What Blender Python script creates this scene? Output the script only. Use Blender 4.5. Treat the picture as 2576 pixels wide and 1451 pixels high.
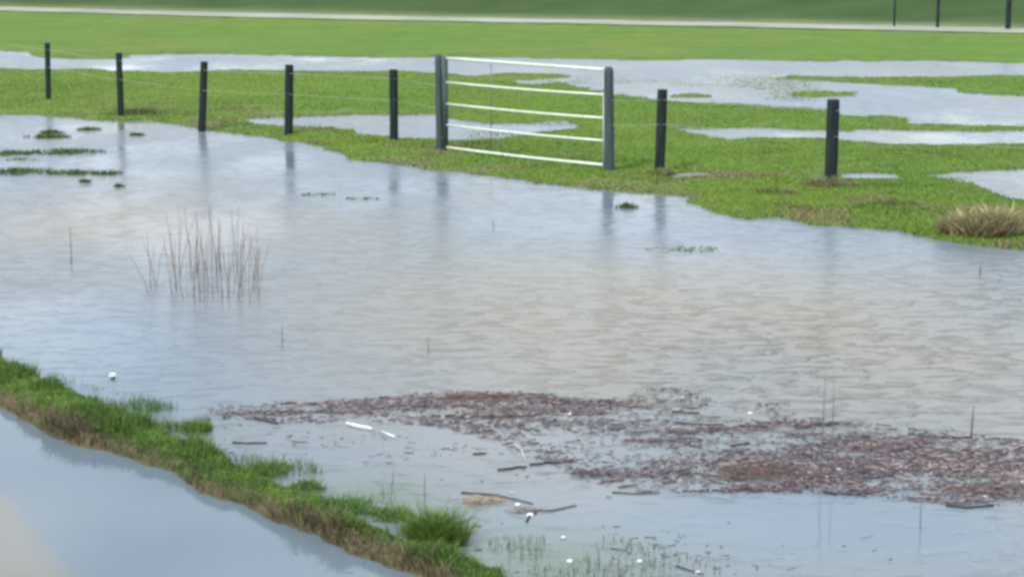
import bpy, bmesh, math, random
import numpy as np
from mathutils import Vector

# ------------------------------------------------------------------ camera, world, sun, exposure
scene = bpy.context.scene
for o in list(bpy.data.objects):
    bpy.data.objects.remove(o)
W, Hh, F = 2576.0, 1451.0, 5000.0      # reference picture units used for the lens
CAMZ = 3.0
HORIZON = -185.0
PITCH = math.atan((Hh / 2 - HORIZON) / F)
cam_d = bpy.data.cameras.new('camera')
cam_d.sensor_width = 36.0
cam_d.lens = 36.0 * F / W
cam_d.clip_start = 0.1
cam_d.clip_end = 9000
cam = bpy.data.objects.new('camera', cam_d)
cam.location = (0, 0, CAMZ)
cam.rotation_euler = (math.pi / 2 - PITCH, 0, 0)
scene.collection.objects.link(cam)
scene.camera = cam

SUN_EL, SUN_AZ = math.radians(48), math.radians(215)   # azimuth clockwise from +Y: high, behind and left
world = bpy.data.worlds.new('World')
scene.world = world
world.use_nodes = True
wn, wl = world.node_tree.nodes, world.node_tree.links
wn.clear()
w_out = wn.new('ShaderNodeOutputWorld')
w_bg = wn.new('ShaderNodeBackground'); w_bg.inputs['Strength'].default_value = 0.10
sky = wn.new('ShaderNodeTexSky'); sky.sky_type = 'NISHITA'; sky.sun_disc = False
sky.sun_elevation = SUN_EL; sky.sun_rotation = SUN_AZ
sky.air_density = 1.0; sky.dust_density = 1.0; sky.ozone_density = 1.5
tc = wn.new('ShaderNodeTexCoord')
mp = wn.new('ShaderNodeMapping'); mp.inputs['Scale'].default_value = (1.0, 1.0, 3.2)
mp.inputs['Location'].default_value = (0.35, 0.1, 0.0)
nz = wn.new('ShaderNodeTexNoise'); nz.inputs['Scale'].default_value = 2.6; nz.inputs['Detail'].default_value = 6
nz.inputs['Roughness'].default_value = 0.55
cr = wn.new('ShaderNodeValToRGB')
cr.color_ramp.elements[0].position = 0.26; cr.color_ramp.elements[0].color = (0, 0, 0, 1)
cr.color_ramp.elements[1].position = 0.50; cr.color_ramp.elements[1].color = (1, 1, 1, 1)
nz2 = wn.new('ShaderNodeTexNoise'); nz2.inputs['Scale'].default_value = 5.0; nz2.inputs['Detail'].default_value = 4
cc = wn.new('ShaderNodeValToRGB')
cc.color_ramp.elements[0].position = 0.3; cc.color_ramp.elements[0].color = (7.4, 8.5, 10.0, 1)
cc.color_ramp.elements[1].position = 0.7; cc.color_ramp.elements[1].color = (10.4, 11.1, 12.1, 1)
mx = wn.new('ShaderNodeMixRGB')
wl.new(tc.outputs['Generated'], mp.inputs['Vector'])
wl.new(mp.outputs[0], nz.inputs['Vector']); wl.new(mp.outputs[0], nz2.inputs['Vector'])
wl.new(nz.outputs['Fac'], cr.inputs[0]); wl.new(nz2.outputs['Fac'], cc.inputs[0])
wl.new(cr.outputs[0], mx.inputs[0]); wl.new(sky.outputs[0], mx.inputs[1]); wl.new(cc.outputs[0], mx.inputs[2])
wl.new(mx.outputs[0], w_bg.inputs['Color']); wl.new(w_bg.outputs[0], w_out.inputs['Surface'])

sun_d = bpy.data.lights.new('sun', 'SUN')
sun_d.energy = 3.1; sun_d.angle = math.radians(12); sun_d.color = (1.0, 0.95, 0.88)
sun = bpy.data.objects.new('sun', sun_d)
sdir = Vector((math.sin(SUN_AZ) * math.cos(SUN_EL), math.cos(SUN_AZ) * math.cos(SUN_EL), math.sin(SUN_EL)))
sun.rotation_euler = sdir.to_track_quat('Z', 'Y').to_euler()
scene.collection.objects.link(sun)

scene.view_settings.view_transform = 'Standard'
scene.view_settings.look = 'None'
scene.view_settings.gamma = 1.0
scene.view_settings.exposure = 0.40
scene.view_settings.use_curve_mapping = False
scene.cycles.filter_width = 3.3          # the photograph is soft all over
scene.cycles.max_bounces = 6

# ------------------------------------------------------------------ helpers
rng = np.random.default_rng(7)
random.seed(7)
C = scene.collection
cp, sp = math.cos(PITCH), math.sin(PITCH)

def at(x, y, z=0.0):
    """point of the plane Z = z seen at picture position x, y"""
    a = (np.asarray(x, float) - W / 2) / F
    b = -(np.asarray(y, float) - Hh / 2) / F
    dx, dy, dz = a, cp + b * sp, -sp + b * cp
    t = (z - CAMZ) / dz
    return t * dx, t * dy

def project(X, Y, Z=0.0):
    zc = Y * cp - (Z - CAMZ) * sp
    yc = Y * sp + (Z - CAMZ) * cp
    zc = np.where(np.asarray(zc) > 0.5, zc, 0.5)
    return W / 2 + F * X / zc, Hh / 2 - F * yc / zc

def hash2(ix, iy, seed):
    n = (ix.astype(np.int64) * 374761393 + iy.astype(np.int64) * 668265263 + seed * 1442695041) & 0x7fffffff
    n = ((n ^ (n >> 13)) * 1274126177) & 0x7fffffff
    n = ((n ^ (n >> 16)) * 1911520717) & 0x7fffffff
    return (n & 0xffff) / 65535.0

def vnoise(x, y, seed=0):
    ix, iy = np.floor(x), np.floor(y)
    fx, fy = x - ix, y - iy
    fx = fx * fx * (3 - 2 * fx); fy = fy * fy * (3 - 2 * fy)
    a = hash2(ix, iy, seed); b = hash2(ix + 1, iy, seed)
    c = hash2(ix, iy + 1, seed); d = hash2(ix + 1, iy + 1, seed)
    return (a * (1 - fx) + b * fx) * (1 - fy) + (c * (1 - fx) + d * fx) * fy

def fbm(x, y, seed=0, octs=3):
    s, a, t = 0, 1.0, 0
    for k in range(octs):
        s = s + a * vnoise(x * 2 ** k + 17.3 * k, y * 2 ** k - 9.1 * k, seed + k); t += a; a *= 0.5
    return s / t          # 0..1

def smooth(x, a, b):
    t = np.clip((x - a) / (b - a), 0, 1)
    return t * t * (3 - 2 * t)

def sdist(X, Y, P):
    """signed distance to polygon P (N,2), positive inside"""
    d2 = np.full(X.shape, 1e18); inside = np.zeros(X.shape, bool)
    n = len(P)
    for i in range(n):
        ax, ay = P[i]; bx, by = P[(i + 1) % n]
        ex, ey = bx - ax, by - ay
        L = ex * ex + ey * ey + 1e-12
        t = np.clip(((X - ax) * ex + (Y - ay) * ey) / L, 0, 1)
        d2 = np.minimum(d2, (X - ax - t * ex) ** 2 + (Y - ay - t * ey) ** 2)
        if ay != by:
            c = ((ay > Y) != (by > Y)) & (X < (bx - ax) * (Y - ay) / (by - ay) + ax)
            inside ^= c
    d = np.sqrt(d2)
    return np.where(inside, d, -d)

def gpoly(pts, z=0.0):
    a = np.array(pts, float)
    X, Y = at(a[:, 0], a[:, 1], z)
    return np.stack([X, Y], 1)

def in_poly_px(x, y, pts):
    inside = np.zeros(np.shape(x), bool); n = len(pts)
    for i in range(n):
        ax, ay = pts[i]; bx, by = pts[(i + 1) % n]
        if ay != by:
            inside ^= ((ay > y) != (by > y)) & (x < (bx - ax) * (y - ay) / (by - ay) + ax)
    return inside

def mesh_np(name, V, Fc, mat, cols=None, attrs=None, parent=None, smooth_shade=False):
    """V (n,3); Fc (m,k) faces with k corners each; one mesh object"""
    me = bpy.data.meshes.new(name)
    V = np.asarray(V, np.float32); Fc = np.asarray(Fc, np.int32)
    m, k = Fc.shape
    me.vertices.add(len(V)); me.vertices.foreach_set('co', V.ravel())
    me.loops.add(m * k); me.loops.foreach_set('vertex_index', Fc.ravel())
    me.polygons.add(m); me.polygons.foreach_set('loop_start', np.arange(0, m * k, k, dtype=np.int32))
    me.polygons.foreach_set('loop_total', np.full(m, k, np.int32))
    if smooth_shade:
        me.polygons.foreach_set('use_smooth', np.ones(m, bool))
    me.update(calc_edges=True)
    if cols is not None:
        ca = me.color_attributes.new('Col', 'FLOAT_COLOR', 'POINT')
        c4 = np.ones((len(V), 4), np.float32); c4[:, :3] = cols
        ca.data.foreach_set('color', c4.ravel())
    for an, av in (attrs or {}).items():
        at_ = me.attributes.new(an, 'FLOAT', 'POINT')
        at_.data.foreach_set('value', np.asarray(av, np.float32).ravel())
    me.materials.append(mat)
    o = bpy.data.objects.new(name, me); C.objects.link(o)
    if parent: o.parent = parent
    return o

def tag(o, label=None, cat=None, group=None, kind=None):
    if label: o['label'] = label
    if cat: o['category'] = cat
    if group: o['group'] = group
    if kind: o['kind'] = kind
    return o

def empty(name, loc):
    o = bpy.data.objects.new(name, None); C.objects.link(o); o.location = loc
    o.empty_display_size = 0.1
    return o

# ------------------------------------------------------------------ materials
def new_mat(name):
    m = bpy.data.materials.new(name); m.use_nodes = True
    return m, m.node_tree.nodes, m.node_tree.links, m.node_tree.nodes['Principled BSDF']

def mat_plain(name, col, rough=0.6, metal=0.0, var=0.25, scale=8.0, stretch=(1, 1, 1), bump=0.2, bdist=0.005, spec=0.4):
    m, n, l, b = new_mat(name)
    t = n.new('ShaderNodeTexCoord'); mp = n.new('ShaderNodeMapping'); mp.inputs['Scale'].default_value = stretch
    nz = n.new('ShaderNodeTexNoise'); nz.inputs['Scale'].default_value = scale; nz.inputs['Detail'].default_value = 5
    rr = n.new('ShaderNodeValToRGB')
    lo = [c * (1 - var) for c in col]; hi = [min(1, c * (1 + var)) for c in col]
    rr.color_ramp.elements[0].position = 0.3; rr.color_ramp.elements[0].color = (*lo, 1)
    rr.color_ramp.elements[1].position = 0.7; rr.color_ramp.elements[1].color = (*hi, 1)
    bp = n.new('ShaderNodeBump'); bp.inputs['Strength'].default_value = bump; bp.inputs['Distance'].default_value = bdist
    l.new(t.outputs['Object'], mp.inputs[0]); l.new(mp.outputs[0], nz.inputs['Vector'])
    l.new(nz.outputs['Fac'], rr.inputs[0]); l.new(rr.outputs[0], b.inputs['Base Color'])
    l.new(nz.outputs['Fac'], bp.inputs['Height']); l.new(bp.outputs[0], b.inputs['Normal'])
    b.inputs['Roughness'].default_value = rough; b.inputs['Metallic'].default_value = metal
    b.inputs['Specular IOR Level'].default_value = spec
    return m

def mat_vcol(name, rough=0.65, spec=0.25, trans=0.0):
    m, n, l, b = new_mat(name)
    a = n.new('ShaderNodeVertexColor'); a.layer_name = 'Col'
    l.new(a.outputs['Color'], b.inputs['Base Color'])
    b.inputs['Roughness'].default_value = rough
    b.inputs['Specular IOR Level'].default_value = spec
    if trans > 0:
        tr = n.new('ShaderNodeBsdfTranslucent'); l.new(a.outputs['Color'], tr.inputs['Color'])
        ms = n.new('ShaderNodeMixShader'); ms.inputs[0].default_value = trans
        out = n['Material Output']
        l.new(b.outputs[0], ms.inputs[1]); l.new(tr.outputs[0], ms.inputs[2]); l.new(ms.outputs[0], out.inputs['Surface'])
    return m

M_grass = mat_vcol('grass_blades', 0.6, 0.3, 0.3)
M_litter = mat_vcol('wet_reed_litter', 0.45, 0.4)
M_leaf = mat_vcol('hedge_leaves', 0.6, 0.2, 0.15)
M_post = mat_plain('dark_tarred_wood', (0.016, 0.024, 0.026), 0.8, 0, 0.5, 5.0, (6, 6, 0.6), 0.5, 0.006, 0.15)
M_gpost = mat_plain('weathered_grey_green_wood', (0.038, 0.060, 0.062), 0.7, 0, 0.35, 5.0, (6, 6, 0.6), 0.5, 0.006)
M_top = mat_plain('sawn_post_end', (0.06, 0.06, 0.05), 0.8, 0, 0.3, 20)
M_galv = mat_plain('galvanised_tube', (0.60, 0.66, 0.56), 0.45, 0.15, 0.12, 12, (1, 1, 1), 0.05, 0.001, 0.5)
M_steel = mat_plain('dull_steel', (0.12, 0.15, 0.15), 0.5, 0.5, 0.2, 20)
M_wire = mat_plain('pale_fence_cord', (0.40, 0.43, 0.37), 0.5, 0.0, 0.1, 30)
M_reed = mat_plain('dead_reed_stem', (0.19, 0.165, 0.15), 0.7, 0, 0.45, 6)
M_stalk = mat_plain('dark_wet_stalk', (0.12, 0.125, 0.105), 0.6, 0, 0.3, 9)
M_twig = mat_plain('dark_wet_wood', (0.030, 0.026, 0.030), 0.5, 0, 0.4, 18)
M_brown = mat_plain('red_brown_rotten_wood', (0.085, 0.050, 0.038), 0.55, 0, 0.45, 14, (1, 5, 5))
M_white = mat_plain('white_plastic', (0.80, 0.82, 0.84), 0.35, 0, 0.05, 10)
M_pale = mat_plain('bleached_wood', (0.42, 0.42, 0.44), 0.5, 0, 0.15, 12)
M_straw = mat_plain('straw', (0.34, 0.26, 0.15), 0.6, 0, 0.4, 14)

def ground_material():
    m, n, l, b = new_mat('pasture_ground')
    t = n.new('ShaderNodeTexCoord')
    def noise(scale, det=4, st=(1, 1, 1)):
        mp = n.new('ShaderNodeMapping'); mp.inputs['Scale'].default_value = st
        z = n.new('ShaderNodeTexNoise'); z.inputs['Scale'].default_value = scale; z.inputs['Detail'].default_value = det
        l.new(t.outputs['Object'], mp.inputs[0]); l.new(mp.outputs[0], z.inputs['Vector']); return z
    def ramp(src, p0, c0, p1, c1):
        r = n.new('ShaderNodeValToRGB'); r.color_ramp.elements[0].position = p0; r.color_ramp.elements[0].color = (*c0, 1)
        r.color_ramp.elements[1].position = p1; r.color_ramp.elements[1].color = (*c1, 1); l.new(src, r.inputs[0]); return r
    def mix(f, a, c):
        x = n.new('ShaderNodeMixRGB'); l.new(f, x.inputs[0]); l.new(a, x.inputs[1]); l.new(c, x.inputs[2]); return x
    big = noise(0.16, 3); fine = noise(3.0, 6); mid = noise(0.9, 4, (0.5, 1, 1))
    green = ramp(fine.outputs['Fac'], 0.3, (0.078, 0.150, 0.022), 0.7, (0.112, 0.195, 0.036))
    yel = ramp(fine.outputs['Fac'], 0.3, (0.102, 0.162, 0.026), 0.7, (0.130, 0.190, 0.040))
    patch = ramp(big.outputs['Fac'], 0.42, (0, 0, 0), 0.62, (1, 1, 1))
    c1 = mix(patch.outputs[0], green.outputs[0], yel.outputs[0])
    pm = ramp(mid.outputs['Fac'], 0.35, (0, 0, 0), 0.75, (0.35, 0.35, 0.35))
    dk = n.new('ShaderNodeRGB'); dk.outputs[0].default_value = (0.06, 0.085, 0.02, 1)
    c2 = mix(pm.outputs[0], c1.outputs[0], dk.outputs[0])
    # mud where the land is under or only just above the water
    a = n.new('ShaderNodeAttribute'); a.attribute_name = 'dry'
    mudc = ramp(fine.outputs['Fac'], 0.3, (0.05, 0.045, 0.03), 0.7, (0.11, 0.10, 0.06))
    c3 = mix(a.outputs['Fac'], mudc.outputs[0], c2.outputs[0])
    # stretch of dry verge (brownish)
    a2 = n.new('ShaderNodeAttribute'); a2.attribute_name = 'dead'
    dead = ramp(fine.outputs['Fac'], 0.3, (0.095, 0.110, 0.060), 0.7, (0.17, 0.185, 0.115))
    c4 = mix(a2.outputs['Fac'], c3.outputs[0], dead.outputs[0])
    a3 = n.new('ShaderNodeAttribute'); a3.attribute_name = 'rank_shade'
    rk = ramp(mid.outputs['Fac'], 0.3, (0.030, 0.060, 0.020), 0.7, (0.048, 0.084, 0.028))  # rough dike grass, the slope's shade put into its dark green
    c5 = mix(a3.outputs['Fac'], c4.outputs[0], rk.outputs[0])
    l.new(c5.outputs[0], b.inputs['Base Color'])
    bp = n.new('ShaderNodeBump'); bp.inputs['Strength'].default_value = 0.6; bp.inputs['Distance'].default_value = 0.05
    l.new(fine.outputs['Fac'], bp.inputs['Height']); l.new(bp.outputs[0], b.inputs['Normal'])
    b.inputs['Roughness'].default_value = 0.9; b.inputs['Specular IOR Level'].default_value = 0.1
    return m
M_ground = ground_material()

def water_material():
    m, n, l, b = new_mat('flood_water')
    t = n.new('ShaderNodeTexCoord')
    def noise(scale, det, st, rough=0.5, dist=0.0):
        mp = n.new('ShaderNodeMapping'); mp.inputs['Scale'].default_value = st; mp.inputs['Rotation'].default_value = (0, 0, 0.08)
        z = n.new('ShaderNodeTexNoise'); z.inputs['Scale'].default_value = scale; z.inputs['Detail'].default_value = det
        z.inputs['Roughness'].default_value = rough; z.inputs['Distortion'].default_value = dist
        l.new(t.outputs['Object'], mp.inputs[0]); l.new(mp.outputs[0], z.inputs['Vector']); return z
    w1 = noise(1.0, 3, (4.2, 8.0, 1), 0.5, 0.8)
    w2 = noise(1.0, 2, (11.0, 24.0, 1), 0.5, 0.3)
    w3 = noise(1.0, 2, (0.9, 2.0, 1), 0.5, 0.2)
    shp = n.new('ShaderNodeValToRGB'); shp.color_ramp.interpolation = 'EASE'; shp.color_ramp.elements[0].position = 0.48; shp.color_ramp.elements[1].position = 0.76
    l.new(w1.outputs['Fac'], shp.inputs[0])
    add = n.new('ShaderNodeMath'); add.operation = 'MULTIPLY_ADD'; add.inputs[1].default_value = 0.22
    l.new(w2.outputs['Fac'], add.inputs[0]); l.new(shp.outputs[0], add.inputs[2])
    add2 = n.new('ShaderNodeMath'); add2.operation = 'MULTIPLY_ADD'; add2.inputs[1].default_value = 1.0
    l.new(w3.outputs['Fac'], add2.inputs[0]); l.new(add.outputs[0], add2.inputs[2])
    rip = n.new('ShaderNodeAttribute'); rip.attribute_name = 'ripple'
    pw = n.new('ShaderNodeMath'); pw.operation = 'POWER'; pw.inputs[1].default_value = 1.4; l.new(rip.outputs['Fac'], pw.inputs[0])
    mn = n.new('ShaderNodeMath'); mn.operation = 'MINIMUM'; mn.inputs[1].default_value = 0.34; l.new(rip.outputs['Fac'], mn.inputs[0])
    hm = n.new('ShaderNodeMath'); hm.operation = 'MULTIPLY'
    l.new(add2.outputs[0], hm.inputs[0]); l.new(pw.outputs[0], hm.inputs[1])
    bp = n.new('ShaderNodeBump'); bp.inputs['Strength'].default_value = 1.0; bp.inputs['Distance'].default_value = 0.050
    l.new(hm.outputs[0], bp.inputs['Height']); l.new(bp.outputs[0], b.inputs['Normal'])
    # suspended mud: how turbid or how clear the water is
    mud = n.new('ShaderNodeAttribute'); mud.attribute_name = 'mud'
    mx = n.new('ShaderNodeMixRGB'); mx.inputs[1].default_value = (0.115, 0.160, 0.200, 1); mx.inputs[2].default_value = (0.205, 0.182, 0.138, 1)
    l.new(mud.outputs['Fac'], mx.inputs[0])
    gr = n.new('ShaderNodeAttribute'); gr.attribute_name = 'weed'
    mg = n.new('ShaderNodeMixRGB'); mg.inputs[2].default_value = (0.07, 0.12, 0.05, 1)
    l.new(gr.outputs['Fac'], mg.inputs[0]); l.new(mx.outputs[0], mg.inputs[1])
    l.new(mg.outputs[0], b.inputs['Base Color'])
    rm = n.new('ShaderNodeMath'); rm.operation = 'MULTIPLY_ADD'; rm.inputs[1].default_value = 0.62; rm.inputs[2].default_value = 0.045
    l.new(mn.outputs[0], rm.inputs[0]); l.new(rm.outputs[0], b.inputs['Roughness']); b.inputs['IOR'].default_value = 1.34
    b.inputs['Specular IOR Level'].default_value = 0.5
    return m
M_water = water_material()

# ------------------------------------------------------------------ shape of the land (shorelines as ground polygons)
far = [(900, 4000), (-900, 4000)]
bank_line = [(-1500, 270), (-700, 280), (-200, 285), (0, 290), (100, 288), (200, 297), (300, 304), (400, 306), (455, 318), (520, 325),
             (600, 338), (700, 350), (800, 368), (870, 384), (900, 402), (960, 410), (1050, 428), (1150, 434), (1250, 447),
             (1350, 462), (1450, 472), (1550, 483), (1650, 487), (1720, 502), (1800, 533), (1880, 552), (1960, 547), (2050, 567),
             (2150, 572), (2250, 578), (2350, 598), (2450, 618), (2576, 630), (2900, 660), (3600, 720)]
g = gpoly(bank_line)
FIELD = np.concatenate([g, np.array([[900, g[-1][1]]]), np.array(far), np.array([[-900, g[0][1]]])])
POOLS_PX = [
    # long far sheet of water
    [(-1500, 120), (-300, 128), (0, 130), (50, 134), (75, 148), (130, 150), (300, 152), (300, 138), (600, 139), (1100, 146), (1600, 151),
     (2100, 154), (2576, 159), (3600, 168), (3600, 195), (2576, 194), (2400, 193), (2200, 197), (2010, 193),
     (1950, 200), (2150, 212), (2400, 222), (2450, 236), (2700, 250), (3600, 262),
     (3600, 318), (2576, 322), (2420, 319), (2290, 313), (2280, 296), (2140, 292), (2080, 278), (1900, 266),
     (1700, 256), (1540, 240), (1480, 222), (1400, 212), (1330, 214), (1240, 197), (1120, 186),
     (1060, 182), (1000, 181), (800, 184), (700, 182), (600, 177), (450, 183), (300, 180), (130, 176), (0, 176), (-300, 170), (-1500, 160)],
    # strip right
    [(1700, 326), (1790, 326), (1900, 322), (2100, 330), (2290, 329), (2576, 330), (3600, 334), (3600, 368), (2576, 366), (2400, 366), (2200, 362), (2140, 357), (2060, 350),
     (1900, 348), (1850, 355), (1810, 352)],
    # middle pool behind the gate
    [(600, 300), (700, 296), (900, 290), (1080, 291), (1130, 302), (1240, 316), (1330, 312), (1370, 305), (1450, 303), (1440, 325), (1310, 338),
     (1250, 350), (1120, 356), (1000, 350), (900, 338), (850, 324), (780, 320), (700, 318), (640, 312)],
    # right pool by the bank
    [(2340, 442), (2450, 432), (2576, 428), (3400, 425), (3400, 560), (2700, 520), (2560, 500), (2480, 478), (2420, 462)],
    [(2110, 440), (2180, 434), (2260, 440), (2250, 452), (2130, 452)],
    [(1660, 438), (1770, 434), (1790, 442), (1700, 448)],
]
POOLS = [gpoly(p) for p in POOLS_PX]
STRIPS_PX = [[(1990, 232), (2060, 229), (2150, 233), (2160, 242), (2060, 246), (1990, 244)], [(1700, 236), (1780, 235), (1780, 244), (1700, 244)],
             [(1540, 196), (1640, 193), (1640, 200), (1560, 203)], [(1180, 190), (1330, 186), (1480, 190), (1480, 199), (1330, 203), (1200, 200)]]
STRIPS = [gpoly(p) for p in STRIPS_PX]
VERGE_PX = [(-400, 700), (-150, 800), (0, 905), (60, 945), (150, 985), (250, 1032), (330, 1062), (420, 1103), (560, 1168), (640, 1212), (800, 1286), (950, 1357),
            (1060, 1398), (1200, 1446), (1330, 1500), (1700, 1640), (1450, 1640), (1200, 1510), (1040, 1446), (960, 1424), (880, 1398), (800, 1346), (700, 1312), (650, 1283), (590, 1268), (500, 1238),
            (450, 1196), (330, 1155), (250, 1130), (190, 1122), (100, 1083), (0, 1025), (-150, 930), (-400, 790)]
VERGE = gpoly(VERGE_PX)
SHOAL_PX = [[(120, 950), (240, 985), (330, 1012), (450, 1035), (520, 1060), (515, 1092), (430, 1092), (330, 1068), (200, 1010)],
            [(560, 1150), (640, 1150), (720, 1180), (800, 1215), (950, 1275), (1050, 1310), (1100, 1360), (1190, 1400), (1330, 1480), (1200, 1470), (960, 1390), (760, 1290), (600, 1200)]]
SHOALS = [gpoly(p) for p in SHOAL_PX]

def land(X, Y):
    """signed distance into land, height above water, shared by the ground mesh and everything that grows on it"""
    D = np.hypot(X, Y)
    n1 = fbm(X * 0.9, Y * 0.9, 11) - 0.5; n2 = fbm(X * 4.0, Y * 4.0, 23) - 0.5; n3 = fbm(X * 11, Y * 11, 31) - 0.5
    jit = n1 * np.clip(D - 14, 0, 30) * 0.035 + n2 * 0.22 * np.clip((D - 6) / 16, 0.25, 1) + n3 * 0.06
    s = sdist(X, Y, FIELD)
    for p in POOLS:
        s = np.minimum(s, -sdist(X, Y, p))
    for p in STRIPS:
        s = np.maximum(s, sdist(X, Y, p) - 0.1)
    s = s + jit
    sv = sdist(X, Y, VERGE) + n2 * 0.05 + n3 * 0.05
    h = np.where(s > 0, 0.012 + 0.045 * smooth(s, 0, 0.8) + 0.03 * n2 * smooth(s, 0, 0.5), -0.02 + np.maximum(-0.33, s * 0.22))
    hv = np.where(sv > 0, 0.02 + 0.05 * smooth(sv, 0, 0.06) + 0.04 * n3, -0.02 + np.maximum(-0.4, sv * 0.8))
    h = np.maximum(h, hv)
    for p in SHOALS:
        ss = sdist(X, Y, p)
        h = np.maximum(h, np.where(ss > 0, -0.030 + 0.10 * n2 * smooth(ss, 0, 0.15) + 0.05 * n3, -0.05 + ss * 0.5))
    return np.maximum(s, sv), h

def fan(rows, us):
    Yg, U = np.meshgrid(rows, us, indexing='ij')
    X = U * np.sqrt(Yg ** 2 + 36)
    idx = np.arange(X.size).reshape(X.shape)
    Fc = np.stack([idx[:-1, :-1].ravel(), idx[:-1, 1:].ravel(), idx[1:, 1:].ravel(), idx[1:, :-1].ravel()], 1)
    return X.ravel(), Yg.ravel(), Fc

# far track and dike lines, in metres
TRACK_PX = [(-1500, -8), (0, 30), (640, 47), (1288, 60), (1930, 73), (2576, 87), (3700, 110)]
tx, ty = at(np.array([p[0] for p in TRACK_PX], float), np.array([p[1] for p in TRACK_PX], float), 0.2)
def track_y(X): 
    o = np.argsort(tx); return np.interp(X, tx[o], ty[o])
yy = np.concatenate([np.linspace(1620, 120, 420), np.linspace(118, -20, 60)])
rows = at(0, yy)[1] if False else np.array([float(at(W / 2, v)[1]) for v in yy])
rows = np.concatenate([np.array([-200, -60, -20, 0, 3.0, 5.5]), rows, np.array([110, 130, 170, 260, 450, 900, 1800, 3500])])
rows = np.sort(rows)
us = np.concatenate([np.array([-9, -4, -2, -1.2, -0.8, -0.55, -0.42]), np.linspace(-0.33, 0.33, 480), np.array([0.42, 0.55, 0.8, 1.2, 2, 4, 9])])
GX, GY, GF = fan(rows, us)
gs, gh = land(GX, GY)
tyv = track_y(GX)
beyond = GY - tyv
gh = gh + 0.155 * smooth(beyond, -8, -0.2) + 1.5 * smooth(beyond, 6.5, 15) * (1 + .12 * (fbm(GX * .3, GY * .3, 91) - .5))     # a low grassy dike past the track
dead = smooth(beyond, 2.2, 3.0) * (1 - smooth(beyond, 3.0, 9)) * 0.95
bankmask = smooth(-np.abs(GX * 0.0 + gs - 0.25), -0.3, -0.05) * (GY > 15) * (GY < 40)
dead = np.maximum(dead, bankmask * smooth(fbm(GX * 1.3, GY * 1.3, 77), 0.5, 0.75) * 0.7)
dry = smooth(gh, -0.005, 0.02)
rank_shade = smooth(beyond + 2.2 * (fbm(GX * .35, GY * .5, 93) - .5), 3.5, 8.0)  # dike slope that takes the shaded grass colour
dry = np.where(GY < 15, dry * (1 - smooth(sdist(GX, GY, gpoly([(0, 1030), (250, 1135), (500, 1245), (800, 1350), (1060, 1455), (1450, 1640), (1700, 1800), (-3000, 1800), (-3000, 600), (-400, 790)])), -0.25, -0.12)), dry)
tag(mesh_np('ground', np.stack([GX, GY, gh], 1), GF, M_ground, attrs={'dry': dry, 'dead': dead, 'rank_shade': rank_shade}, smooth_shade=True), kind='structure')

# ------------------------------------------------------------------ water
wy = np.array([float(at(W / 2, v)[1]) for v in np.linspace(1700, 100, 360)])
wrows = np.sort(np.concatenate([np.array([-60, -20, 0, 4]), wy, np.array([58.0])]))
wu = np.concatenate([np.array([-2.5, -1.2, -0.7, -0.45]), np.linspace(-0.34, 0.34, 260), np.array([0.45, 0.7, 1.2, 2.5])])
WX, WY, WF = fan(wrows, wu)
px, py = project(WX, WY)
def blob(cx, cy, rx, ry):
    gx, gy = at(cx, cy)
    g2 = at(cx + rx, cy)[0] - gx
    g3 = abs(at(cx, cy - ry)[1] - at(cx, cy + ry)[1]) / 2
    return np.exp(-(((WX - gx) / g2) ** 2 + ((WY - gy) / g3) ** 2))
ROADPOLY = gpoly([(0, 1030), (250, 1135), (500, 1245), (800, 1350), (1060, 1455), (1450, 1640), (1700, 1800), (-3000, 1800), (-3000, 600), (-400, 790)])
sroad = sdist(WX, WY, ROADPOLY)
patchy = fbm(WX * 0.7, WY * 0.35, 51)
ripple = 0.34 + 0.9 * (patchy - 0.5)
ripple += 0.95 * blob(2150, 900, 620, 190) + 0.25 * blob(1200, 800, 600, 200)
ripple *= 1 - 0.35 * blob(1650, 560, 900, 75)
ripple *= 1 - 0.93 * blob(2000, 1330, 760, 110)
ripple *= 1 - 0.6 * blob(100, 900, 420, 200)
ripple *= 1 - 0.7 * blob(1150, 1110, 400, 60)
ripple = np.where(sroad > -0.3, ripple * (1 - smooth(sroad, -0.3, 0.0)) + 0.012 * smooth(sroad, -0.3, 0), ripple)
ripple = np.clip(ripple, 0.012, 1.2)
mud = 0.30 + 0.7 * (fbm(WX * 0.5, WY * 0.3, 61) - 0.5)
mud += 0.65 * blob(2250, 850, 800, 230) + 0.45 * blob(1100, 720, 700, 170) + 0.5 * blob(200, 560, 520, 70) - 0.3 * blob(1900, 590, 800, 60) - 0.15 * blob(1500, 1110, 800, 80)
mud -= 0.5 * blob(1900, 1320, 700, 80) + 0.4 * blob(150, 900, 400, 180)
mud = np.where(sroad > -0.2, 0.10 + 0.0 * mud, mud)
corner = gpoly([(-900, 1150), (-200, 1180), (0, 1250), (60, 1310), (110, 1380), (190, 1470), (400, 1640), (-900, 1640)])
mud = mud + 0.62 * smooth(sdist(WX, WY, corner) + 0.08 * (fbm(WX * 3, WY * 3, 5) - 0.5), -0.12, 0.10)
mud = np.clip(mud, 0, 1)
weed = 0.5 * blob(1350, 1400, 380, 80) + 0.6 * blob(900, 1260, 200, 60) + 0.5 * blob(400, 1080, 200, 30)
weed = np.clip(weed * (0.4 + 1.1 * fbm(WX * 3, WY * 3, 71)), 0, 0.8)
weed = np.where(sroad > 0, 0, weed)
tag(mesh_np('flood_water', np.stack([WX, WY, 0 * WX], 1), WF, M_water, attrs={'ripple': ripple, 'mud': mud, 'weed': weed}, smooth_shade=True), kind='structure')

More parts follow.
